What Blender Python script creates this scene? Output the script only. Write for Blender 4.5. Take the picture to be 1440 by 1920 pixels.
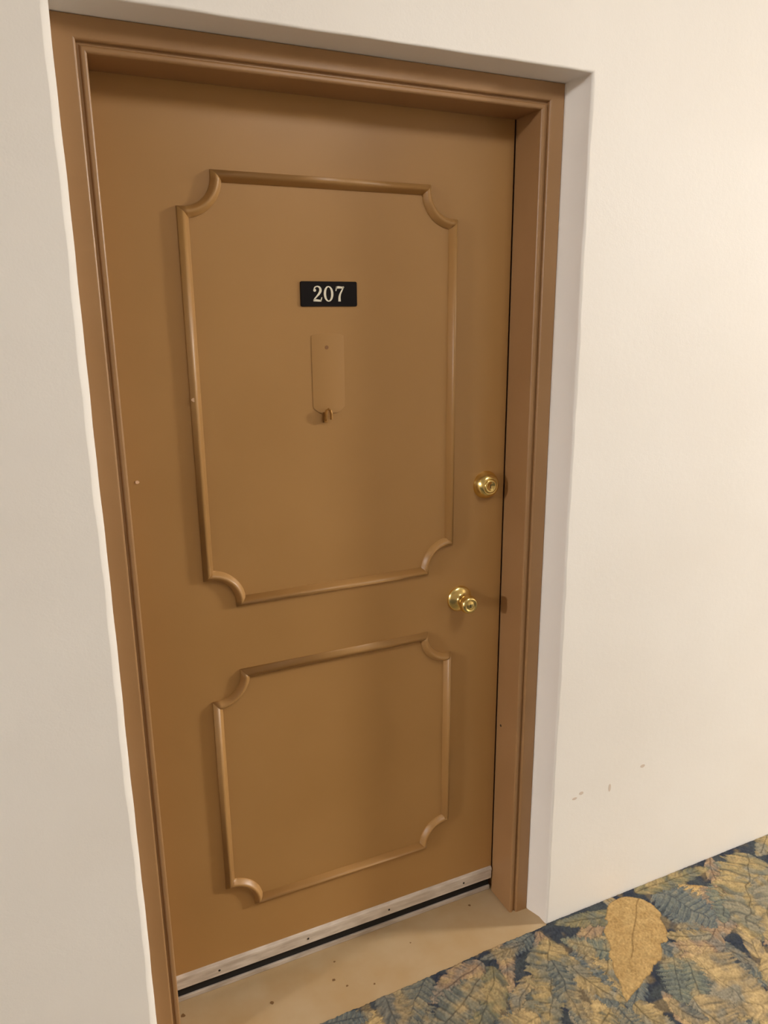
import bpy, bmesh, math, random
import numpy as np
from mathutils import Matrix, Vector

for o in list(bpy.data.objects):
    bpy.data.objects.remove(o)
scene = bpy.context.scene
COL = scene.collection

# ------------------------------------------------------------------ camera
# x runs along the wall, y goes into the wall, z is up; the wall face is y = 0
cam_data = bpy.data.cameras.new('camera')
cam = bpy.data.objects.new('camera', cam_data)
COL.objects.link(cam)
cam_data.sensor_fit = 'HORIZONTAL'
cam_data.sensor_width = 36.0
cam_data.lens = 1406.0 / 1440.0 * 36.0
cam_data.clip_start = 0.02
R_ = ((0.90963088, 0.39990946, 0.11244591),
      (-0.41532948, 0.88105816, 0.22635801),
      (-0.00854868, -0.25260433, 0.96753190))          # columns: right, forward, up
cam.matrix_world = Matrix((
    (R_[0][0], R_[0][2], -R_[0][1], -0.1322),
    (R_[1][0], R_[1][2], -R_[1][1], -1.3676),
    (R_[2][0], R_[2][2], -R_[2][1], 1.6117),
    (0, 0, 0, 1)))
scene.camera = cam

# ------------------------------------------------------------------ world, exposure
world = bpy.data.worlds.new('world')
scene.world = world
world.use_nodes = True
world.node_tree.nodes['Background'].inputs[0].default_value = (0.9, 0.85, 0.8, 1)
world.node_tree.nodes['Background'].inputs[1].default_value = 0.05
scene.view_settings.view_transform = 'Standard'
scene.view_settings.look = 'None'
scene.view_settings.gamma = 1.0
scene.view_settings.use_curve_mapping = False
scene.view_settings.exposure = -0.1

# the hallway's ceiling lamps: x, y, warm or cool colour, emission strength
LAMPS = [
    (6.0, -1.8, (1.0, 0.965, 0.92), 720.0),
    (1.0, -1.4, (1.0, 0.965, 0.92), 20.5),
    (-6.0, -1.5, (1.0, 0.98, 1.0), 500.0),
]

# ------------------------------------------------------------------ helpers
def srgb(r, g, b):
    f = lambda c: ((c / 255.0 + 0.055) / 1.055) ** 2.4 if c > 10.3 else c / 255.0 / 12.92
    return (f(r), f(g), f(b), 1.0)

def material(name, color, rough=0.5, metal=0.0, spec=0.5):
    m = bpy.data.materials.new(name)
    m.use_nodes = True
    b = m.node_tree.nodes['Principled BSDF']
    b.inputs['Base Color'].default_value = color
    b.inputs['Roughness'].default_value = rough
    b.inputs['Metallic'].default_value = metal
    b.inputs['Specular IOR Level'].default_value = spec
    return m

def noise_color(m, scale, c1, c2, detail=4, lo=0.35, hi=0.65, stretch=(1, 1, 1)):
    nt = m.node_tree; b = nt.nodes['Principled BSDF']
    tc = nt.nodes.new('ShaderNodeTexCoord'); mp = nt.nodes.new('ShaderNodeMapping')
    mp.inputs['Scale'].default_value = stretch
    nz = nt.nodes.new('ShaderNodeTexNoise')
    nz.inputs['Scale'].default_value = scale; nz.inputs['Detail'].default_value = detail
    rp = nt.nodes.new('ShaderNodeValToRGB')
    rp.color_ramp.elements[0].position = lo; rp.color_ramp.elements[0].color = c1
    rp.color_ramp.elements[1].position = hi; rp.color_ramp.elements[1].color = c2
    nt.links.new(tc.outputs['Object'], mp.inputs['Vector'])
    nt.links.new(mp.outputs['Vector'], nz.inputs['Vector'])
    nt.links.new(nz.outputs['Fac'], rp.inputs['Fac'])
    nt.links.new(rp.outputs['Color'], b.inputs['Base Color'])
    return mp, rp

def noise_bump(m, layers, distance=0.001):
    """layers: list of (scale, strength, stretch)"""
    nt = m.node_tree; b = nt.nodes['Principled BSDF']
    tc = nt.nodes.new('ShaderNodeTexCoord')
    prev = None
    for scale, strength, stretch in layers:
        mp = nt.nodes.new('ShaderNodeMapping'); mp.inputs['Scale'].default_value = stretch
        nz = nt.nodes.new('ShaderNodeTexNoise')
        nz.inputs['Scale'].default_value = scale; nz.inputs['Detail'].default_value = 3
        bp = nt.nodes.new('ShaderNodeBump')
        bp.inputs['Strength'].default_value = strength; bp.inputs['Distance'].default_value = distance
        nt.links.new(tc.outputs['Object'], mp.inputs['Vector'])
        nt.links.new(mp.outputs['Vector'], nz.inputs['Vector'])
        nt.links.new(nz.outputs['Fac'], bp.inputs['Height'])
        if prev: nt.links.new(prev.outputs['Normal'], bp.inputs['Normal'])
        prev = bp
    nt.links.new(prev.outputs['Normal'], b.inputs['Normal'])

def mesh_object(name, bm, mat, parent=None, smooth=False, recalc=True):
    if recalc: bmesh.ops.recalc_face_normals(bm, faces=bm.faces[:])
    me = bpy.data.meshes.new(name)
    bm.to_mesh(me); bm.free()
    if smooth: me.polygons.foreach_set('use_smooth', [True] * len(me.polygons))
    if mat: me.materials.append(mat)
    o = bpy.data.objects.new(name, me)
    COL.objects.link(o)
    if parent: o.parent = parent
    return o

def empty(name, loc=(0, 0, 0)):
    o = bpy.data.objects.new(name, None); COL.objects.link(o)
    o.location = loc; o.empty_display_size = 0.1
    return o

def tag(o, label, category=None, kind=None, group=None):
    o['label'] = label
    if category: o['category'] = category
    if kind: o['kind'] = kind
    if group: o['group'] = group
    return o

def add_box(bm, x0, x1, y0, y1, z0, z1, bevel=0.0, segs=2):
    r = bmesh.ops.create_cube(bm, size=1.0)
    for v in r['verts']:
        v.co = Vector(((x0 + x1) / 2 + v.co.x * (x1 - x0), (y0 + y1) / 2 + v.co.y * (y1 - y0), (z0 + z1) / 2 + v.co.z * (z1 - z0)))
    if bevel:
        es = list({e for v in r['verts'] for e in v.link_edges})
        bmesh.ops.bevel(bm, geom=es, offset=bevel, segments=segs, affect='EDGES', profile=0.5)

def add_lathe(bm, prof, centre, segs=40, cap=True):
    """prof: (radius, depth) with depth measured towards the viewer (-y) from centre"""
    cx, cy, cz = centre
    rings = []
    for r, d in prof:
        if r < 1e-6:
            rings.append([bm.verts.new((cx, cy - d, cz))])
        else:
            rings.append([bm.verts.new((cx + r * math.cos(2 * math.pi * i / segs), cy - d, cz + r * math.sin(2 * math.pi * i / segs))) for i in range(segs)])
    for a, b in zip(rings, rings[1:]):
        for i in range(segs):
            j = (i + 1) % segs
            if len(a) == 1 and len(b) == 1: continue
            if len(b) == 1: bm.faces.new((a[i], a[j], b[0]))
            elif len(a) == 1: bm.faces.new((a[0], b[j], b[i]))
            else: bm.faces.new((a[i], a[j], b[j], b[i]))
    if cap and len(rings[0]) > 1: bm.faces.new(rings[0])

def wobble(s, seed, amp):
    return amp * (math.sin(s * 7.3 + seed) * 0.45 + math.sin(s * 17.1 + seed * 2.7) * 0.3 + math.sin(s * 41.7 + seed * 1.3) * 0.25)

# ------------------------------------------------------------------ materials
M_wall = material('painted_plaster', srgb(238, 226, 210), 0.6, spec=0.35)
noise_color(M_wall, 2.2, srgb(239, 234, 226), srgb(242, 238, 231))
noise_bump(M_wall, [(9, 0.25, (1, 1, 1)), (70, 0.16, (1, 1, 1)), (260, 0.10, (1, 1, 1))], 0.0016)
M_back = material('taupe_wall_paint', srgb(166, 154, 138), 0.7)
M_ceiling = material('ceiling_paint', srgb(222, 216, 206), 0.8)
M_scuff = material('wall_scuff', srgb(214, 199, 184), 0.7)
M_paint = material('tan_door_paint', srgb(168, 126, 80), 0.38, spec=0.5)
noise_color(M_paint, 3.0, srgb(166, 125, 73), srgb(171, 130, 78))
noise_bump(M_paint, [(35, 0.10, (1, 1, 1)), (300, 0.10, (1, 1, 1))], 0.0006)
M_frame = material('tan_frame_paint', srgb(168, 126, 84), 0.38, spec=0.5)
noise_color(M_frame, 5.0, srgb(156, 118, 77), srgb(161, 123, 82))
noise_bump(M_frame, [(40, 0.14, (1, 1, 0.15)), (300, 0.10, (1, 1, 1))], 0.0008)
M_chip = material('bare_primer', srgb(232, 196, 160), 0.6)
M_brass = material('polished_brass', (0.86, 0.66, 0.26, 1), 0.22, metal=1.0)
M_brass_dull = material('painted_brass', srgb(170, 126, 66), 0.35, metal=0.55)
M_dark = material('dark_slot', srgb(35, 24, 14), 0.7)
M_plate = material('black_plastic_plate', srgb(16, 9, 9), 0.55, spec=0.15)
M_digit = material('ivory_engraving', srgb(232, 226, 205), 0.5)
M_alu = material('weathered_aluminium', srgb(205, 192, 178), 0.5, metal=0.0)
noise_color(M_alu, 26, srgb(182, 168, 152), srgb(212, 200, 186), stretch=(0.6, 1, 3))
M_black = material('matte_black', srgb(12, 9, 8), 0.8)
M_thresh = material('worn_threshold', srgb(188, 174, 160), 0.55)
noise_color(M_thresh, 30, srgb(165, 150, 134), srgb(195, 182, 168), stretch=(0.5, 1, 2))
M_floor = material('tan_vinyl_floor', srgb(203, 172, 126), 0.5, spec=0.35)
noise_color(M_floor, 6, srgb(174, 145, 103), srgb(182, 159, 124))
noise_bump(M_floor, [(60, 0.1, (1, 1, 1))], 0.0008)
M_spot = material('floor_dirt', srgb(120, 88, 50), 0.8)

# ------------------------------------------------------------------ the setting
W, H = 0.8962, 2.03                 # clear opening of the frame
R1, R2, R3 = 0.0698, 0.0805, 0.1711  # frame face, inner edge, door face
FW = 0.0528
XL, XR, ZT = -0.0545, 0.9635, 2.0868  # opening in the plaster
XA, XB, ZC, YB = -9.5, 9.5, 2.8, -3.4

def build_wall_front():
    bm = bmesh.new()
    r = 0.014
    prof = [(0.10, 0.0), (0.05, 0.0), (0.028, 0.0)]
    NA = 8
    for k in range(0, NA + 1): prof.append(('arc', k / NA))
    prof += [(-0.0005, 0.03), (None, 0.062), (None, R1 - 0.003), (None, R1 + 0.004), (None, 0.16), (None, 0.20)]
    # path samples: (x, z, outward unit x, outward unit z, taper)
    path = []
    n = 90
    for i in range(n): path.append((XL, ZT * i / n, -1, 0, 0.0))
    path.append((XL, ZT, -1, 1, 0.0))
    m = 46
    for i in range(1, m): path.append((XL + (XR - XL) * i / m, ZT, 0, 1, 0.0036))
    path.append((XR, ZT, 1, 1, 0.012))
    for i in range(n - 1, -1, -1): path.append((XR, ZT * i / n, 1, 0, 0.0145))
    rows = []
    for pi, (x, z, ux, uz, tp) in enumerate(path):
        s = x + z * 1.3 + (5 if x > 0.5 and uz == 0 else 0)
        row = []
        # the left edge is a broad worn chamfer, the head and right edges are tighter
        rr = 0.013 if x < 0 and uz == 0 else (0.0045 if uz and not ux else (0.006 if x > 0 else 0.007))
        rr = rr * (1 + wobble(s, 6.6, 0.14 if x < 0 else 0.25))
        for k, (o, y) in enumerate(prof):
            if o == 'arc':
                a = math.pi / 2 * y
                ro, ry = rr * (1 - math.sin(a)), rr * (1 - math.cos(a))
                if x < 0 and uz == 0:      # flatten the arc towards a chamfer
                    ro = 0.35 * ro + 0.65 * rr * (1 - y); ry = 0.35 * ry + 0.65 * rr * y
                o, y = ro, ry
            if o is None:
                o = -tp * min(1.0, (y - 0.014) / (R1 - 0.014)) if y < R1 + 0.005 else -tp
                tx = tz = o
                if ux and uz: tx, tz = -0.0145 * (1 if x > 0 else 0), -0.0036
                if 0.06 < y < R1 + 0.003:
                    tx += wobble(s, 3.1, 0.0014) ; tz += wobble(s, 3.1, 0.0012)
            else:
                tx = tz = o
                if k >= 3:
                    w = wobble(s, 1.2, 0.0009 if x < 0 or uz else 0.0015)
                    if ux and uz: w = 0
                    tx += w; tz += w
            row.append(bm.verts.new((x + ux * tx, y, max(0.0, z + uz * tz))))
        rows.append(row)
    for a, b in zip(rows, rows[1:]):
        for k in range(len(prof) - 1):
            bm.faces.new((a[k], a[k + 1], b[k + 1], b[k]))
    x0, x1, z1 = XL - 0.10, XR + 0.10, ZT + 0.10
    for (ax, bx, az, bz) in ((XA, x0, 0, ZC), (x1, XB, 0, ZC), (x0, x1, z1, ZC)):
        vs = [bm.verts.new(c) for c in ((ax, 0, az), (bx, 0, az), (bx, 0, bz), (ax, 0, bz))]
        bm.faces.new(vs)
    # back of the wall so it has thickness, and the closing wall behind the door
    vs = [bm.verts.new(c) for c in ((XA, 0.26, 0), (XB, 0.26, 0), (XB, 0.26, ZC), (XA, 0.26, ZC))]
    bm.faces.new(vs)
    for (ax, bx) in ((XA, XA), (XB, XB)):
        vs = [bm.verts.new(c) for c in ((ax, 0, 0), (ax, 0.26, 0), (ax, 0.26, ZC), (ax, 0, ZC))]
        bm.faces.new(vs)
    o = mesh_object('wall_front', bm, M_wall, smooth=False, recalc=False)
    me = o.data
    fl = [len(p.vertices) == 4 and (abs(p.normal.y) < 0.9999) and p.center.y < R1 - 0.004 for p in me.polygons]
    me.polygons.foreach_set('use_smooth', fl)
    return tag(o, 'cream plaster wall with rounded edges around the recessed brown door', 'wall', 'structure')

wall = build_wall_front()

def plain_wall(name, x0, x1, y0, y1, z0, z1, mat, label, cat):
    bm = bmesh.new(); add_box(bm, x0, x1, y0, y1, z0, z1)
    return tag(mesh_object(name, bm, mat), label, cat, 'structure')

plain_wall('wall_back', XA, XB, YB - 0.1, YB, 0, ZC, M_back, 'taupe painted wall on the far side of the hallway, facing the door', 'wall')
plain_wall('wall_left', XA - 0.1, XA, YB - 0.1, 0.26, 0, ZC, M_wall, 'cream wall closing the left end of the hallway', 'wall')
plain_wall('wall_right', XB, XB + 0.1, YB - 0.1, 0.26, 0, ZC, M_wall, 'cream wall closing the right end of the hallway', 'wall')
plain_wall('ceiling', XA - 0.1, XB + 0.1, YB - 0.1, 0.26, ZC, ZC + 0.1, M_ceiling, 'off white hallway ceiling above the door wall', 'ceiling')

floor = plain_wall('floor', XA - 0.1, XB + 0.1, YB - 0.1, 0.26, -0.12, 0.0, M_floor, 'bare tan floor in the door recess between carpet and threshold', 'floor')
rng = random.Random(4)
for (x, y, r) in ((0.215, 0.081, 0.005), (0.374, 0.078, 0.0042), (0.398, 0.048, 0.0036), (0.809, 0.147, 0.004), (0.462, 0.024, 0.003), (0.395, 0.129, 0.003), (0.012, 0.137, 0.006), (0.60, 0.10, 0.002)):
    bm = bmesh.new()
    top = [bm.verts.new((x + r * (0.7 + 0.5 * rng.random()) * math.cos(i * math.pi / 5), y + r * (0.6 + 0.5 * rng.random()) * math.sin(i * math.pi / 5), 0.0004)) for i in range(10)]
    bm.faces.new(top)
    g = bmesh.ops.extrude_face_region(bm, geom=bm.faces[:])
    for v in g['geom']:
        if isinstance(v, bmesh.types.BMVert): v.co.z = -0.0003
    mesh_object('dirt_spot', bm, M_spot, floor)

# small scuffs on the plaster at the right of the door
for (x, z, sx, sz) in ((1.1528, 0.370, 0.004, 0.012), (1.0566, 0.382, 0.007, 0.005), (1.265, 0.4055, 0.008, 0.005), (1.035, 0.372, 0.008, 0.004)):
    bm = bmesh.new()
    ring = [bm.verts.new((x + sx * math.cos(i * math.pi / 6), -0.0004, z + sz * math.sin(i * math.pi / 6))) for i in range(12)]
    bm.faces.new(ring)
    g = bmesh.ops.extrude_face_region(bm, geom=bm.faces[:])
    for v in g['geom']:
        if isinstance(v, bmesh.types.BMVert): v.co.y = 0.0006
    mesh_object('scuff_mark', bm, M_scuff, wall)

# ------------------------------------------------------------------ door frame
PF = [(FW, 0.165), (FW, 0.0715), (FW - 0.0015, R1), (0.0205, R1), (0.0190, R1 + 0.0003), (0.0177, R1 + 0.0012), (0.0168, R1 + 0.0025), (0.0165, R1 + 0.0040),
      (0.0163, 0.0795), (0.0120, 0.0795), (0.0110, 0.0780), (0.0095, 0.0760), (0.0078, 0.0752), (0.0042, 0.0752), (0.0027, 0.0755), (0.0014, 0.0764), (0.0004, 0.0778), (0.0, 0.0795),
      (0.0, 0.1695), (0.010, 0.1695), (0.010, 0.22), (FW, 0.22)]
frame = empty('trim_1', (W / 2, R1, 0))
tag(frame, 'brown painted stepped frame around the recessed door', 'door frame', 'structure')

def frame_member(name, ends):
    """ends: function offset -> two (x, z) points"""
    bm = bmesh.new()
    A, B = [], []
    n = 14
    rows = []
    for (o, y) in PF:
        (xa, za), (xb, zb) = ends(o)
        rows.append([bm.verts.new((xa + (xb - xa) * t / n - W / 2, y - R1, za + (zb - za) * t / n)) for t in range(n + 1)])
    k = len(rows)
    for i in range(k):
        a, b = rows[i], rows[(i + 1) % k]
        for t in range(n):
            bm.faces.new((a[t], a[t + 1], b[t + 1], b[t]))
    bm.faces.new([r[0] for r in rows]); bm.faces.new([r[-1] for r in reversed(rows)])
    return mesh_object(name, bm, M_frame, frame)

frame_member('jamb', lambda o: ((-o, 0.0), (-o, H + o)))
frame_member('header', lambda o: ((-o, H + o), (W + o, H + o)))
jr = frame_member('jamb', lambda o: ((W + o, 0.0), (W + o, H + o)))
bm = bmesh.new()
add_lathe(bm, [(0.0, 0.0004), (0.0035, 0.0004), (0.0035, -0.001)], (0, 0, 0), 14, cap=False)
bmesh.ops.rotate(bm, verts=bm.verts[:], cent=(0, 0, 0), matrix=Matrix.Rotation(-math.pi / 2, 3, 'Z'))
bmesh.ops.translate(bm, verts=bm.verts[:], vec=(W / 2, 0.150 - R1, 0.543))
mesh_object('nail_hole', bm, M_dark, jr)

# ------------------------------------------------------------------ threshold
bm = bmesh.new()
add_box(bm, 0.001, W - 0.001, 0.1765, 0.255, 0.0, 0.013, 0.002)
tag(mesh_object('trim_2', bm, M_thresh), 'pale worn threshold strip on the floor under the door', 'threshold', 'structure')

# ------------------------------------------------------------------ door
door = empty('door_1', (W / 2, R3, 0))
tag(door, 'recessed tan painted door numbered 207 with two moulded panels and brass locks', 'door', 'structure')
def put(o, parent=None):
    o.parent = parent or door
    if (parent or door) is door:
        o.data.transform(Matrix.Translation((-W / 2, -R3, 0)))
    else:
        o.data.transform(Matrix.Translation((-W / 2, -R3, 0)))
    return o

bm = bmesh.new()
add_box(bm, -0.006, W - 0.0022, R3, R3 + 0.044, 0.046, H + 0.006, 0.0012)
put(mesh_object('door_leaf', bm, M_paint))

# applied mouldings with concave corners
MP = [(-0.0112, -0.001), (-0.0108, 0.0022), (-0.0098, 0.0040), (-0.0062, 0.0092), (-0.0036, 0.0126), (-0.0020, 0.0138), (0.0, 0.0142), (0.0020, 0.0138),
      (0.0036, 0.0126), (0.0062, 0.0092), (0.0098, 0.0040), (0.0108, 0.0022), (0.0112, -0.001)]
# offset: negative = outside of the panel, positive = towards the panel's middle

def moulding_piece(bm, pts, nrm, miters):
    """pts: centre line points; nrm: inward normals (already scaled for mitres)"""
    rows = []
    for (x, z), (nx, nz) in zip(pts, nrm):
        rows.append([bm.verts.new((x + nx * o, R3 - h, z + nz * o)) for o, h in MP])
    for a, b in zip(rows, rows[1:]):
        for k in range(len(MP) - 1):
            bm.faces.new((a[k], a[k + 1], b[k + 1], b[k]))
    bm.faces.new(rows[0]); bm.faces.new(list(reversed(rows[-1])))

def panel_moulding(x0, x1, z0, z1, rn, label):
    # walk: for each corner an arc (centre at the corner), mitred to the strips
    def mit(n1, n2):
        v = Vector((n1[0] + n2[0], n1[1] + n2[1])); d = v.x * n1[0] + v.y * n1[1]
        return (v.x / d, v.y / d)
    corners = [((x0, z1), (1, -1)), ((x1, z1), (-1, -1)), ((x1, z0), (-1, 1)), ((x0, z0), (1, 1))]
    arcs, ends = [], []
    for (cx, cz), (sx, sz) in corners:
        pts, nrm = [], []
        n = 14
        # slightly shallower than a quarter circle, as in the photograph
        for i in range(n + 1):
            a = math.pi / 2 * i / n
            pts.append((cx + sx * rn * math.cos(a), cz + sz * rn * math.sin(a)))
            nrm.append((sx * math.cos(a), sz * math.sin(a)))
        # start (a=0) lies on the horizontal strip, end on the vertical one
        nh = (0, sz); nv = (sx, 0)
        nrm[0] = mit(nrm[0], nh); nrm[-1] = mit(nrm[-1], nv)
        arcs.append((pts, nrm))
        ends.append((pts[0], nrm[0], pts[-1], nrm[-1]))
    bm = bmesh.new()
    def strip(pa, na, pb, nb):
        moulding_piece(bm, [pa, pb], [na, nb], None)
    strip(ends[0][0], ends[0][1], ends[1][0], ends[1][1])   # top
    strip(ends[1][2], ends[1][3], ends[2][2], ends[2][3])   # right
    strip(ends[2][0], ends[2][1], ends[3][0], ends[3][1])   # bottom
    strip(ends[3][2], ends[3][3], ends[0][2], ends[0][3])   # left
    def shade(o):
        me = o.data
        me.polygons.foreach_set('use_smooth', [len(p.vertices) == 4 for p in me.polygons])
        return o
    root = put(shade(mesh_object('panel_moulding', bm, M_paint)))
    root['label'] = label
    for pts, nrm in arcs:
        b2 = bmesh.new(); moulding_piece(b2, pts, nrm, None)
        put(shade(mesh_object('moulding_corner', b2, M_paint)), root)
    return root

up = panel_moulding(0.152, 0.7400, 1.0095, 1.8735, 0.0675, 'tall upper panel moulding with scooped corners')
lo = panel_moulding(0.152, 0.7395, 0.2295, 0.8365, 0.0670, 'shorter lower panel moulding with scooped corners')

# small bare paint chips
for (x, z, y, r, par) in ((0.025, 1.295, R3 - 0.0005, 0.0042, None), (0.1465, 1.453, R3 - 0.0105, 0.005, None)):
    bm = bmesh.new()
    ring = [bm.verts.new((x + r * (0.8 + 0.3 * rng.random()) * math.cos(i * math.pi / 5), y - 0.0008, z + 0.8 * r * math.sin(i * math.pi / 5))) for i in range(10)]
    bm.faces.new(ring)
    g = bmesh.ops.extrude_face_region(bm, geom=bm.faces[:])
    for v in g['geom']:
        if isinstance(v, bmesh.types.BMVert): v.co.y = y + 0.001
    put(mesh_object('paint_chip', bm, M_chip))

# ---- number plate
def rounded_plate(bm, x0, x1, z0, z1, y0, y1, r, bev=0.0006, segs=6):
    pts = []
    for cx, cz, a0 in ((x1 - r, z1 - r, 0), (x0 + r, z1 - r, 90), (x0 + r, z0 + r, 180), (x1 - r, z0 + r, 270)):
        for i in range(segs + 1):
            a = math.radians(a0 + 90 * i / segs)
            pts.append((cx + r * math.cos(a), cz + r * math.sin(a)))
    cx, cz = (x0 + x1) / 2, (z0 + z1) / 2
    def ring(y, ins):
        return [bm.verts.new((cx + (x - cx) * (1 - ins / (x1 - x0) * 2), y, cz + (z - cz) * (1 - ins / (z1 - z0) * 2))) for x, z in pts]
    rs = [ring(y1, 0), ring(y0 + bev, 0), ring(y0, bev)]
    for a, b in zip(rs, rs[1:]):
        for i in range(len(pts)):
            j = (i + 1) % len(pts)
            bm.faces.new((a[i], a[j], b[j], b[i]))
    bm.faces.new(rs[-1]); bm.faces.new(list(reversed(rs[0])))

bm = bmesh.new()
rounded_plate(bm, 0.3805, 0.5065, 1.6325, 1.6830, R3 - 0.0028, R3 + 0.0005, 0.0035)
plate = put(mesh_object('number_plate', bm, M_plate))
plate['label'] = 'black plate reading 207 in ivory serif digits'

def stroke_poly(pts):
    """pts: list of (x, z, half width) along a stroke -> list of quads (left, right)"""
    out = []
    n = len(pts)
    for i, (x, z, w) in enumerate(pts):
        xa, za = pts[max(i - 1, 0)][:2]; xb, zb = pts[min(i + 1, n - 1)][:2]
        dx, dz = xb - xa, zb - za; L = math.hypot(dx, dz) or 1
        out.append(((x - dz / L * w, z + dx / L * w), (x + dz / L * w, z - dx / L * w)))
    return out

def catmull(P, n=8):
    out = []
    for i in range(len(P) - 1):
        p0 = P[max(i - 1, 0)]; p1 = P[i]; p2 = P[i + 1]; p3 = P[min(i + 2, len(P) - 1)]
        for k in range(n):
            t = k / n
            out.append(tuple(0.5 * (2 * b + (c - a) * t + (2 * a - 5 * b + 4 * c - d) * t * t + (3 * b - a - 3 * c + d) * t ** 3) for a, b, c, d in zip(p0, p1, p2, p3)))
    out.append(P[-1])
    return out

def digit_mesh(strokes, discs, ox, oz, s):
    """unit digits: height 1, z up"""
    bm = bmesh.new()
    yf, yb = R3 - 0.0034, R3 - 0.0024
    P = lambda x, z, y: bm.verts.new((ox + x * s, y, oz + z * s))
    for st in strokes:
        sp = stroke_poly([(px, pz_, pw * 0.86) for px, pz_, pw in st])
        f = [(P(*a, yf), P(*b, yf)) for a, b in sp]; k = [(P(*a, yb), P(*b, yb)) for a, b in sp]
        for i in range(len(sp) - 1):
            bm.faces.new((f[i][0], f[i][1], f[i + 1][1], f[i + 1][0]))
            bm.faces.new((f[i][0], f[i + 1][0], k[i + 1][0], k[i][0]))
            bm.faces.new((f[i][1], k[i][1], k[i + 1][1], f[i + 1][1]))
        bm.faces.new((f[0][0], k[0][0], k[0][1], f[0][1])); bm.faces.new((f[-1][0], f[-1][1], k[-1][1], k[-1][0]))
    for (cx, cz, r) in discs:
        ring = [(cx + r * math.cos(i * math.pi / 8), cz + r * math.sin(i * math.pi / 8)) for i in range(16)]
        f = [P(x, z, yf - 0.00002) for x, z in ring]; k = [P(x, z, yb) for x, z in ring]
        bm.faces.new(f)
        for i in range(16): bm.faces.new((f[i], k[i], k[(i + 1) % 16], f[(i + 1) % 16]))
    return mesh_object('digit', bm, M_digit)

two = ([catmull([(0.13, 0.72, 0.04), (0.16, 0.88, 0.045), (0.33, 0.965, 0.04), (0.50, 0.90, 0.07), (0.56, 0.72, 0.095), (0.48, 0.54, 0.085), (0.32, 0.36, 0.06), (0.15, 0.19, 0.045), (0.09, 0.10, 0.045)]),
        [(0.06, 0.085, 0.07), (0.25, 0.095, 0.085), (0.45, 0.075, 0.075), (0.60, 0.07, 0.07)],
        [(0.565, 0.06, 0.05), (0.60, 0.15, 0.045), (0.645, 0.29, 0.03)]], [(0.16, 0.72, 0.095)])
zero_c = [(0.35 + 0.255 * math.cos(a), 0.5 + 0.455 * math.sin(a), 0.04 + 0.052 * abs(math.cos(a)) ** 1.5) for a in [2 * math.pi * i / 32 for i in range(33)]]
zero = ([zero_c], [])
seven = ([[(0.10, 0.90, 0.085), (0.30, 0.915, 0.085), (0.50, 0.90, 0.075), (0.66, 0.93, 0.05)],
          [(0.135, 0.97, 0.03), (0.115, 0.84, 0.045), (0.085, 0.68, 0.03)],
          catmull([(0.62, 0.93, 0.045), (0.52, 0.74, 0.05), (0.40, 0.52, 0.065), (0.335, 0.30, 0.085), (0.33, 0.02, 0.10)], 6)], [])
for (st, dc), ox in ((two, 0.4060), (zero, 0.4305), (seven, 0.4555)):
    put(digit_mesh(st, dc, ox, 1.6420, 0.0320), plate)

# ---- painted-over backing of a removed door knocker, hole, and its brass stub
bm = bmesh.new()
x0, x1, z0, z1 = 0.4010, 0.4745, 1.409, 1.577
nx, pr = 40, []
outline = []
r = 0.016
for cx, cz, a0 in ((x1 - r, z1 - 0.008, None),):
    pass
cols = []
for i in range(nx + 1):
    u = i / nx
    x = x0 + (x1 - x0) * u
    e = abs(2 * u - 1)
    cut = 0.014 * max(0.0, (e - 0.40) / 0.60) ** 2
    y = R3 - 0.0009 - 0.0019 * (1 - e ** 2)
    cols.append((x, y, z0 + cut, z1 - cut * 0.3))
fr = [(bm.verts.new((x, y, a)), bm.verts.new((x, y, b)), bm.verts.new((x, R3 + 0.001, a)), bm.verts.new((x, R3 + 0.001, b))) for x, y, a, b in cols]
for a, b in zip(fr, fr[1:]):
    bm.faces.new((a[0], b[0], b[1], a[1])); bm.faces.new((a[2], b[2], b[0], a[0])); bm.faces.new((a[1], b[1], b[3], a[3]))
bm.faces.new((fr[0][0], fr[0][1], fr[0][3], fr[0][2])); bm.faces.new((fr[-1][0], fr[-1][2], fr[-1][3], fr[-1][1]))
kn = put(mesh_object('knocker_backplate', bm, M_paint))
kn['label'] = 'painted-over backplate left from a removed door knocker'
bm = bmesh.new()
add_lathe(bm, [(0.0, 0.0031), (0.0026, 0.0031), (0.0042, 0.0030), (0.0046, 0.0015)], (0.4345, R3, 1.5485), 16, cap=False)
put(mesh_object('screw_hole', bm, material('filled_hole', srgb(132, 92, 52), 0.7)), kn)
bm = bmesh.new()
def tube(bm, pts, r, segs=10):
    rings = []
    for i, p in enumerate(pts):
        a = Vector(pts[max(i - 1, 0)]); b = Vector(pts[min(i + 1, len(pts) - 1)])
        d = (b - a).normalized(); up_ = Vector((1, 0, 0)) if abs(d.x) < 0.9 else Vector((0, 1, 0))
        n1 = d.cross(up_).normalized(); n2 = d.cross(n1)
        rings.append([bm.verts.new(Vector(p) + (n1 * math.cos(2 * math.pi * k / segs) + n2 * math.sin(2 * math.pi * k / segs)) * r) for k in range(segs)])
    for a, b in zip(rings, rings[1:]):
        for k in range(segs):
            bm.faces.new((a[k], a[(k + 1) % segs], b[(k + 1) % segs], b[k]))
    bm.faces.new(rings[0]); bm.faces.new(list(reversed(rings[-1])))
hx = 0.4315
tube(bm, [(hx - 0.0055, R3 - 0.005, 1.392), (hx - 0.0055, R3 - 0.010, 1.398), (hx - 0.0055, R3 - 0.012, 1.410), (hx - 0.004, R3 - 0.012, 1.416), (hx, R3 - 0.012, 1.4185), (hx + 0.004, R3 - 0.012, 1.416), (hx + 0.0058, R3 - 0.012, 1.409), (hx + 0.0062, R3 - 0.011, 1.396)], 0.0032)
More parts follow.
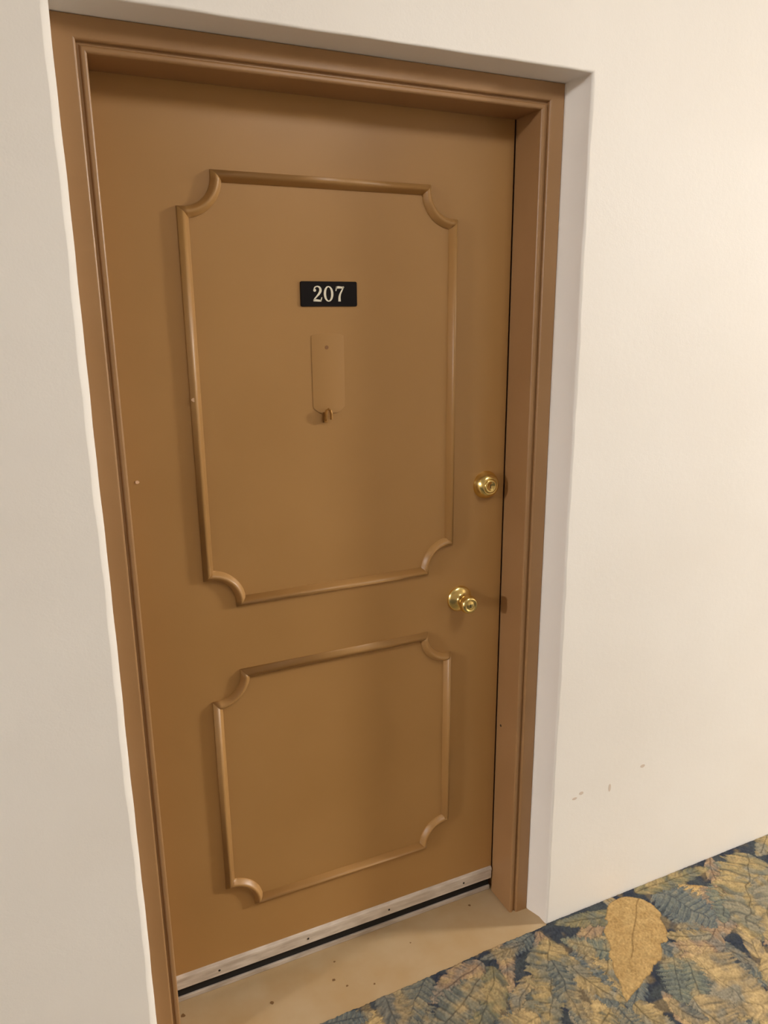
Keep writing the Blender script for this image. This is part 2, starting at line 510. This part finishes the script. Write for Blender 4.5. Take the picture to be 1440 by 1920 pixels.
add_box(bm, hx - 0.0085, hx - 0.0015, R3 - 0.009, R3, 1.389, 1.412, 0.001)
hk = put(mesh_object('knocker_hook', bm, M_brass_dull, smooth=False))
hk['label'] = 'small worn brass hook below the backplate'

# ---- deadbolt
DB = (0.841, R3, 1.2085)
bm = bmesh.new()
add_lathe(bm, [(0.0345, -0.001), (0.0345, 0.002), (0.0335, 0.0055), (0.0305, 0.0125), (0.0270, 0.0185), (0.0235, 0.0225), (0.0205, 0.0240), (0.0180, 0.0245), (0.0172, 0.0235)], DB, 48, cap=False)
db = put(mesh_object('deadbolt', bm, M_brass, smooth=True))
db['label'] = 'round brass deadbolt above the knob'
bm = bmesh.new()
add_lathe(bm, [(0.0172, 0.0225), (0.0168, 0.0255), (0.0155, 0.0265), (0.0095, 0.0258), (0.0085, 0.0245), (0.0, 0.0245)], DB, 40, cap=False)
cyl = put(mesh_object('lock_cylinder', bm, M_brass, smooth=True), db)
bm = bmesh.new(); add_box(bm, DB[0] - 0.0012, DB[0] + 0.0012, R3 - 0.0249, R3 - 0.022, DB[2] - 0.0055, DB[2] + 0.0045, 0.0005)
put(mesh_object('keyhole', bm, M_dark), db)

# ---- door knob
KB = (0.772, R3, 0.9215)
bm = bmesh.new()
add_lathe(bm, [(0.0335, -0.001), (0.0335, 0.0025), (0.0325, 0.0050), (0.0295, 0.0078), (0.0255, 0.0098), (0.0210, 0.0118), (0.0160, 0.0140), (0.0135, 0.0170), (0.0125, 0.0210)], KB, 48, cap=False)
kb = put(mesh_object('door_knob', bm, M_brass, smooth=True))
kb['label'] = 'polished brass keyed door knob on a round rose'
bm = bmesh.new()
add_lathe(bm, [(0.0122, 0.0190), (0.0125, 0.0260), (0.0160, 0.0300), (0.0205, 0.0350), (0.0224, 0.0410), (0.0226, 0.0470), (0.0214, 0.0530), (0.0190, 0.0568), (0.0160, 0.0580), (0.0130, 0.0572), (0.0110, 0.0562)], KB, 48, cap=False)
put(mesh_object('knob_grip', bm, M_brass, smooth=True), kb)
bm = bmesh.new()
add_lathe(bm, [(0.0110, 0.0558), (0.0085, 0.0562), (0.0070, 0.0568), (0.0, 0.0568)], KB, 32, cap=False)
put(mesh_object('lock_cylinder', bm, M_brass, smooth=True), kb)
bm = bmesh.new(); add_box(bm, KB[0] - 0.001, KB[0] + 0.001, R3 - 0.0573, R3 - 0.055, KB[2] - 0.005, KB[2] + 0.004, 0.0004)
put(mesh_object('keyhole', bm, M_dark), kb)

# ---- sweep at the foot of the door
bm = bmesh.new()
pz = [(0.046, R3), (0.046, R3 - 0.0035), (0.0475, R3 - 0.0045), (0.072, R3 - 0.0045), (0.0735, R3 - 0.0065), (0.0790, R3 - 0.0062), (0.0835, R3 - 0.0035), (0.085, R3)]
ra = [bm.verts.new((0.004, y, z)) for z, y in pz]; rb = [bm.verts.new((W - 0.004, y, z)) for z, y in pz]
for i in range(len(pz)):
    j = (i + 1) % len(pz); bm.faces.new((ra[i], ra[j], rb[j], rb[i]))
bm.faces.new(ra); bm.faces.new(list(reversed(rb)))
sw = put(mesh_object('door_sweep', bm, M_alu))
sw['label'] = 'whitish aluminium sweep strip along the foot of the door'
bm = bmesh.new()
add_box(bm, 0.004, W - 0.004, R3 + 0.010, R3 + 0.030, 0.0135, 0.0475)  # plain black strip closing the space between sweep and threshold
put(mesh_object('black_strip', bm, M_black), sw)
for sx in (0.110, 0.339, 0.569, 0.801):
    bm = bmesh.new()
    add_lathe(bm, [(0.0, 0.0056), (0.0016, 0.0056), (0.0027, 0.0052), (0.0030, 0.0044)], (sx, R3, 0.062), 12, cap=False)
    put(mesh_object('screw', bm, M_dark, smooth=False), sw)

# ------------------------------------------------------------------ carpet
PAL = {
    'gold':   ((190, 160, 108), (172, 140, 90), (118, 92, 56)),
    'tan':    ((180, 158, 114), (146, 128, 92), (84, 74, 54)),
    'wide':   ((178, 156, 116), (144, 128, 100), (84, 76, 62)),
    'band':   ((178, 154, 106), (124, 118, 94), (80, 70, 54)),
    'band2':  ((160, 146, 116), (104, 108, 98), (70, 62, 52)),
    'olive':  ((154, 140, 102), (112, 110, 88), (70, 66, 52)),
    'green':  ((146, 142, 116), (102, 110, 104), (62, 66, 62)),
    'grey':   ((148, 136, 114), (104, 104, 98), (64, 62, 58)),
    'pink':   ((176, 148, 116), (140, 120, 98), (88, 68, 58)),
    'blue':   ((142, 138, 120), (86, 98, 104), (54, 62, 72)),
    'feather': ((156, 144, 114), (88, 98, 100), (54, 60, 64)),
}
LEAVES = [
    (1.684, -0.035, 1.423, -0.274, 0.095, 0.00, 'band'),
    (1.667, -0.128, 1.455, -0.309, 0.050, 0.00, 'tan'),
    (1.312, -0.037, 1.372, -0.210, 0.082, 0.10, 'blue'),
    (1.263, -0.014, 1.537, -0.030, 0.034, 0.00, 'olive'),
    (1.341, -0.220, 1.219, -0.163, 0.025, 0.05, 'tan'),
    (1.341, -0.265, 1.206, -0.196, 0.022, 0.00, 'pink'),
    (1.163, -0.061, 0.980, -0.017, 0.030, 0.00, 'olive'),
    (1.077, -0.169, 0.965, -0.060, 0.036, 0.00, 'green'),
    (0.927, -0.099, 0.955, -0.307, 0.047, 0.08, 'blue'),
    (0.931, -0.083, 0.991, -0.285, 0.033, -0.08, 'tan'),
    (0.937, -0.051, 0.778, -0.270, 0.059, 0.00, 'band'),
    (0.904, -0.107, 0.854, -0.305, 0.035, 0.00, 'feather'),
    (0.909, -0.018, 0.773, -0.046, 0.031, 0.00, 'blue'),
    (0.871, -0.036, 0.736, -0.029, 0.018, 0.00, 'grey'),
    (0.756, -0.060, 0.603, -0.210, 0.046, 0.06, 'olive'),
    (0.738, -0.039, 0.554, -0.081, 0.040, 0.00, 'pink'),
    (0.706, -0.077, 0.503, -0.178, 0.049, 0.00, 'band2'),
    (0.589, -0.014, 0.442, -0.150, 0.044, 0.00, 'feather'),
    (0.465, -0.010, 0.470, -0.163, 0.037, 0.00, 'grey'),
    (0.365, -0.032, 0.434, -0.153, 0.048, 0.00, 'tan'),
    (0.298, -0.032, 0.425, -0.053, 0.030, 0.00, 'blue'),
    (1.239, -0.254, 1.291, -0.463, 0.098, -0.08, 'wide'),
    (1.191, -0.232, 1.102, -0.352, 0.050, 0.00, 'green'),
    (1.220, -0.246, 1.154, -0.376, 0.038, 0.00, 'green'),
    (1.148, -0.341, 1.183, -0.494, 0.074, -0.10, 'wide'),
    (1.086, -0.326, 1.132, -0.405, 0.026, -0.10, 'grey'),
    (1.008, -0.293, 1.055, -0.414, 0.039, -0.10, 'tan'),
    (0.964, -0.288, 0.965, -0.407, 0.030, 0.00, 'feather'),
    (0.778, -0.224, 0.613, -0.229, 0.037, 0.00, 'tan'),
    (1.254, -0.037, 0.995, -0.283, 0.083, 0.00, 'gold'),
]

def value_noise(x, y, seed):
    xi = np.floor(x).astype(np.int64); yi = np.floor(y).astype(np.int64)
    fx = x - xi; fy = y - yi
    fx = fx * fx * (3 - 2 * fx); fy = fy * fy * (3 - 2 * fy)
    def h(a, b):
        n = (a * 374761393 + b * 668265263 + seed * 974711) & 0x7fffffff
        n = ((n ^ (n >> 13)) * 1274126177) & 0x7fffffff
        return ((n ^ (n >> 16)) & 0xffff) / 65535.0
    a = h(xi, yi); b = h(xi + 1, yi); c = h(xi, yi + 1); d = h(xi + 1, yi + 1)
    return (a * (1 - fx) + b * fx) * (1 - fy) + (c * (1 - fx) + d * fx) * fy

def lin(c):
    return np.array(srgb(*c)[:3])

def paint_leaf(X, Y, C, leaf, seed):
    bx, by, tx, ty, w, bend, kind = leaf
    L = math.hypot(tx - bx, ty - by)
    ux, uy = (tx - bx) / L, (ty - by) / L
    m = (np.abs(X - (bx + tx) / 2) < L * 0.6 + w) & (np.abs(Y - (by + ty) / 2) < L * 0.6 + w)
    if not m.any(): return
    x, y = X[m] - bx, Y[m] - by
    t = (x * ux + y * uy) / L
    s = (-x * uy + y * ux) - bend * L * 4 * t * (1 - t)
    wig = (value_noise(X[m] * 30, Y[m] * 30, seed) - 0.5)
    s = s + wig * w * (0.12 if kind == 'gold' else 0.25)
    a = np.abs(s) / w
    side = np.where(s > 0, 1.0, -1.0)
    prof = np.clip(np.sin(np.pi * np.clip(t, 0, 1) ** 0.72), 0, 1) ** 0.62
    if kind == 'gold': prof = np.clip(np.sin(np.pi * np.clip(t, 0, 1) ** 0.60), 0, 1) ** 0.85
    if kind == 'gold': nl, lob, ln = 4.2, 0.13, 0.12
    elif kind in ('band', 'band2'): nl, lob, ln = 8, 0.24, 0.9
    elif kind == 'wide': nl, lob, ln = 5, 0.14, 0.8
    elif kind in ('feather', 'blue', 'green'): nl, lob, ln = 11, 0.34, 0.7
    else: nl, lob, ln = 6, 0.2, 0.6
    ph = t * nl - a * 0.9 * (1.0 if kind not in ('band', 'band2') else 0.25) + side * 0.23 + wig * 0.5 + seed * 0.37
    fr = ph - np.floor(ph)
    edge = prof * (1 - lob * (np.abs(fr - 0.5) * 2) ** 2)
    fine = value_noise(ph * 9.0 + 31, a * 3.0 + 7 * side + 40, seed + 4)
    if kind != 'gold': edge = edge * (0.80 + 0.34 * fine)
    else: edge = edge * (0.94 + 0.10 * fine)
    inside = (a < edge) & (t > 0) & (t < 1)
    c1, c2, c3 = (lin(c) for c in PAL[kind])
    g = value_noise(X[m] * 55, Y[m] * 55, seed + 5) * 0.6 + value_noise(X[m] * 140, Y[m] * 140, seed + 9) * 0.4
    rib = np.clip(1 - np.abs(fr - 0.0) * 7, 0, 1) + np.clip(1 - np.abs(fr - 1.0) * 7, 0, 1)
    streak = value_noise(ph * 7.0 + 50, a * 2.0 + 3 * side + 20, seed + 2)
    mixv = np.clip(0.15 + 0.55 * fr + 0.5 * (g - 0.5) + 0.5 * (streak - 0.5) + 0.3 * a, 0, 1)
    if kind == 'gold': mixv = np.clip(0.4 + 1.2 * (g - 0.5) + 0.3 * a, 0, 1)
    col = c1[None] * (1 - mixv[:, None]) + c2[None] * mixv[:, None]
    if kind != 'gold':
        nav = lin((74, 84, 92))
        wn = np.clip(1.5 * (streak - 0.48), 0, 1) * np.clip(0.25 + a, 0, 1) * 0.85
        col = col * (1 - wn[:, None]) + nav[None] * wn[:, None]
    dark = np.clip(rib * ln, 0, 1) * (0.55 + 0.45 * g)
    mid = np.clip(1 - np.abs(s) / 0.0032, 0, 1) * (t < (0.62 if kind == 'gold' else 0.85))
    out = np.clip(1 - (edge - a) * w / 0.0035, 0, 1)
    dark = np.clip(np.maximum(dark * 0.8, np.maximum(mid * 0.85, out * 0.65)), 0, 1)
    col = col * (1 - dark[:, None]) + c3[None] * dark[:, None]
    cm = C[m]
    cm[inside] = col[inside]
    C[m] = cm

def axis(spans):
    out = []
    for a, b, d in spans:
        n = max(1, int(round((b - a) / d)))
        out += [a + (b - a) * i / n for i in range(n)]
    out.append(spans[-1][1])
    return np.array(out)

def build_carpet():
    xs = axis([(XA, -1.2, 0.06), (-1.2, 0.15, 0.010), (0.15, 2.0, 0.0022), (2.0, 3.0, 0.010), (3.0, XB, 0.06)])
    ys = axis([(YB, -0.75, 0.02), (-0.75, -0.50, 0.008), (-0.50, 0.0, 0.0022)])
    gx, gy = np.meshgrid(xs, ys)
    # cut edge: tight to the wall, a little ragged and skewed across the door recess
    e = np.where(xs > XR, -0.001, np.where(xs < XL, -0.001, -0.004 - (XR - xs) * 0.031))
    e = e + np.where((xs < XR) & (xs > XL), 0.003 * (value_noise(xs * 22, xs * 0, 3) - 0.5) + 0.0035 * (value_noise(xs * 160, xs * 0, 8) - 0.5), 0)
    near = np.clip((gy + 0.08) / 0.08, 0, 1)
    gy = gy + near * e[None, :]
    X = gx.ravel(); Y = gy.ravel()
    base = lin((44, 50, 66)); base2 = lin((76, 80, 82))
    n = value_noise(X * 26, Y * 26, 11)[:, None]
    C = base[None] * (1 - n) + base2[None] * n
    rg = random.Random(21)
    kinds = ['tan', 'wide', 'band', 'band2', 'olive', 'green', 'grey', 'pink', 'blue', 'feather', 'blue', 'gold']
    k = 0
    for i in range(50):
        for j in range(10):
            x = -1.2 + i * 0.088 + rg.uniform(-0.05, 0.05); y = -0.01 - j * 0.090 + rg.uniform(-0.05, 0.05)
            a = rg.uniform(-2.9, -1.2) if rg.random() < 0.75 else rg.uniform(0, 6.28)
            Lf = rg.uniform(0.12, 0.24)
            k += 1
            paint_leaf(X, Y, C, (x, y, x + Lf * math.cos(a), y + Lf * math.sin(a), rg.uniform(0.022, 0.05), rg.uniform(-0.1, 0.1), kinds[rg.randrange(len(kinds))]), k)
    for q, lf in enumerate(LEAVES[:-1]):
        paint_leaf(X, Y, C, lf, 500 + q)
    # the dyes run into one another in soft patches
    pn = value_noise(X * 24, Y * 24, 301) * 0.65 + value_noise(X * 60, Y * 60, 302) * 0.35
    wt = np.clip((pn - 0.54) * 3.2, 0, 0.55)[:, None]; wb = np.clip((0.46 - pn) * 3.2, 0, 0.50)[:, None]
    C = C * (1 - wt) + lin((170, 146, 102))[None] * wt * (0.55 + 0.9 * C[:, :1] / 0.35)
    C = C * (1 - wb) + lin((92, 98, 96))[None] * wb * (0.45 + 0.9 * C[:, :1] / 0.25)
    paint_leaf(X, Y, C, LEAVES[-1], 529)
    # woven tufts: yarn to yarn variation of colour and height
    jit = value_noise(X * 330, Y * 330, 77)
    jit2 = value_noise(X * 190, Y * 260, 78)
    C = C * (0.62 + 0.34 * jit + 0.22 * jit2)[:, None]
    Z = 0.0042 + 0.0016 * (jit - 0.5) + 0.001 * (jit2 - 0.5)
    ny, nx = gx.shape
    Zg = Z.reshape(ny, nx); Zg[-1, :] = 0.0002; Zg[0, :] = 0.0002; Zg[:, 0] = 0.0002; Zg[:, -1] = 0.0002
    co = np.stack([X, Y, Zg.ravel()], 1).astype(np.float32)
    idx = np.arange(ny * nx).reshape(ny, nx)
    quads = np.stack([idx[:-1, :-1], idx[:-1, 1:], idx[1:, 1:], idx[1:, :-1]], -1).reshape(-1, 4).astype(np.int32)
    me = bpy.data.meshes.new('carpet')
    me.vertices.add(len(co)); me.vertices.foreach_set('co', co.ravel())
    me.loops.add(quads.size); me.loops.foreach_set('vertex_index', quads.ravel())
    me.polygons.add(len(quads))
    me.polygons.foreach_set('loop_start', np.arange(0, quads.size, 4, dtype=np.int32))
    me.update(calc_edges=True); me.validate()
    at = me.color_attributes.new('print', 'FLOAT_COLOR', 'POINT')
    at.data.foreach_set('color', np.concatenate([C, np.ones((len(C), 1))], 1).astype(np.float32).ravel())
    me.polygons.foreach_set('use_smooth', [True] * len(me.polygons))
    m = material('leaf_print_carpet', (0.3, 0.25, 0.15, 1), 0.95, spec=0.1)
    nt = m.node_tree; b = nt.nodes['Principled BSDF']
    ca = nt.nodes.new('ShaderNodeAttribute'); ca.attribute_name = 'print'
    nt.links.new(ca.outputs['Color'], b.inputs['Base Color'])
    noise_bump(m, [(420, 0.5, (1, 1, 1))], 0.0015)
    me.materials.append(m)
    o = bpy.data.objects.new('carpet', me); COL.objects.link(o)
    return tag(o, 'hallway carpet with tan and green tropical leaves on navy', 'carpet')

build_carpet()

# ------------------------------------------------------------------ ceiling lamps of the hallway
def ceiling_lamp(x, y, color, strength, label):
    root = empty('ceiling_light', (x, y, ZC))
    tag(root, label, 'ceiling light', None, 'ceiling lights along the hallway')
    m = material('lamp_glass', (0.9, 0.88, 0.84, 1), 0.4)
    b = m.node_tree.nodes['Principled BSDF']
    b.inputs['Emission Color'].default_value = (*color, 1)
    b.inputs['Emission Strength'].default_value = strength
    bm = bmesh.new()
    segs = 40
    def lathe_z(bm, prof):
        rings = []
        for r, z in prof:
            rings.append([bm.verts.new((0, 0, z))] if r < 1e-6 else [bm.verts.new((r * math.cos(2 * math.pi * i / segs), r * math.sin(2 * math.pi * i / segs), z)) for i in range(segs)])
        for a, c in zip(rings, rings[1:]):
            for i in range(segs):
                j = (i + 1) % segs
                if len(c) == 1: bm.faces.new((a[i], a[j], c[0]))
                else: bm.faces.new((a[i], a[j], c[j], c[i]))
    lathe_z(bm, [(0.295, 0.0), (0.30, -0.014), (0.295, -0.030), (0.270, -0.032)])
    mesh_object('lamp_rim', bm, M_brass, root, smooth=True)
    bm = bmesh.new()
    lathe_z(bm, [(0.275, -0.030)] + [(0.275 * math.cos(a), -0.030 - 0.13 * math.sin(a)) for a in [math.pi / 2 * k / 8 for k in range(1, 8)]] + [(0.0, -0.160)])
    mesh_object('lamp_dome', bm, m, root, smooth=True)

for i, (x, y, c, s) in enumerate(LAMPS):
    ceiling_lamp(x, y, c, s, 'round glass ceiling light %s' % ('far to the right along the hallway' if x > 2 else 'overhead in front of the door' if x > 0 else 'far to the left along the hallway'))
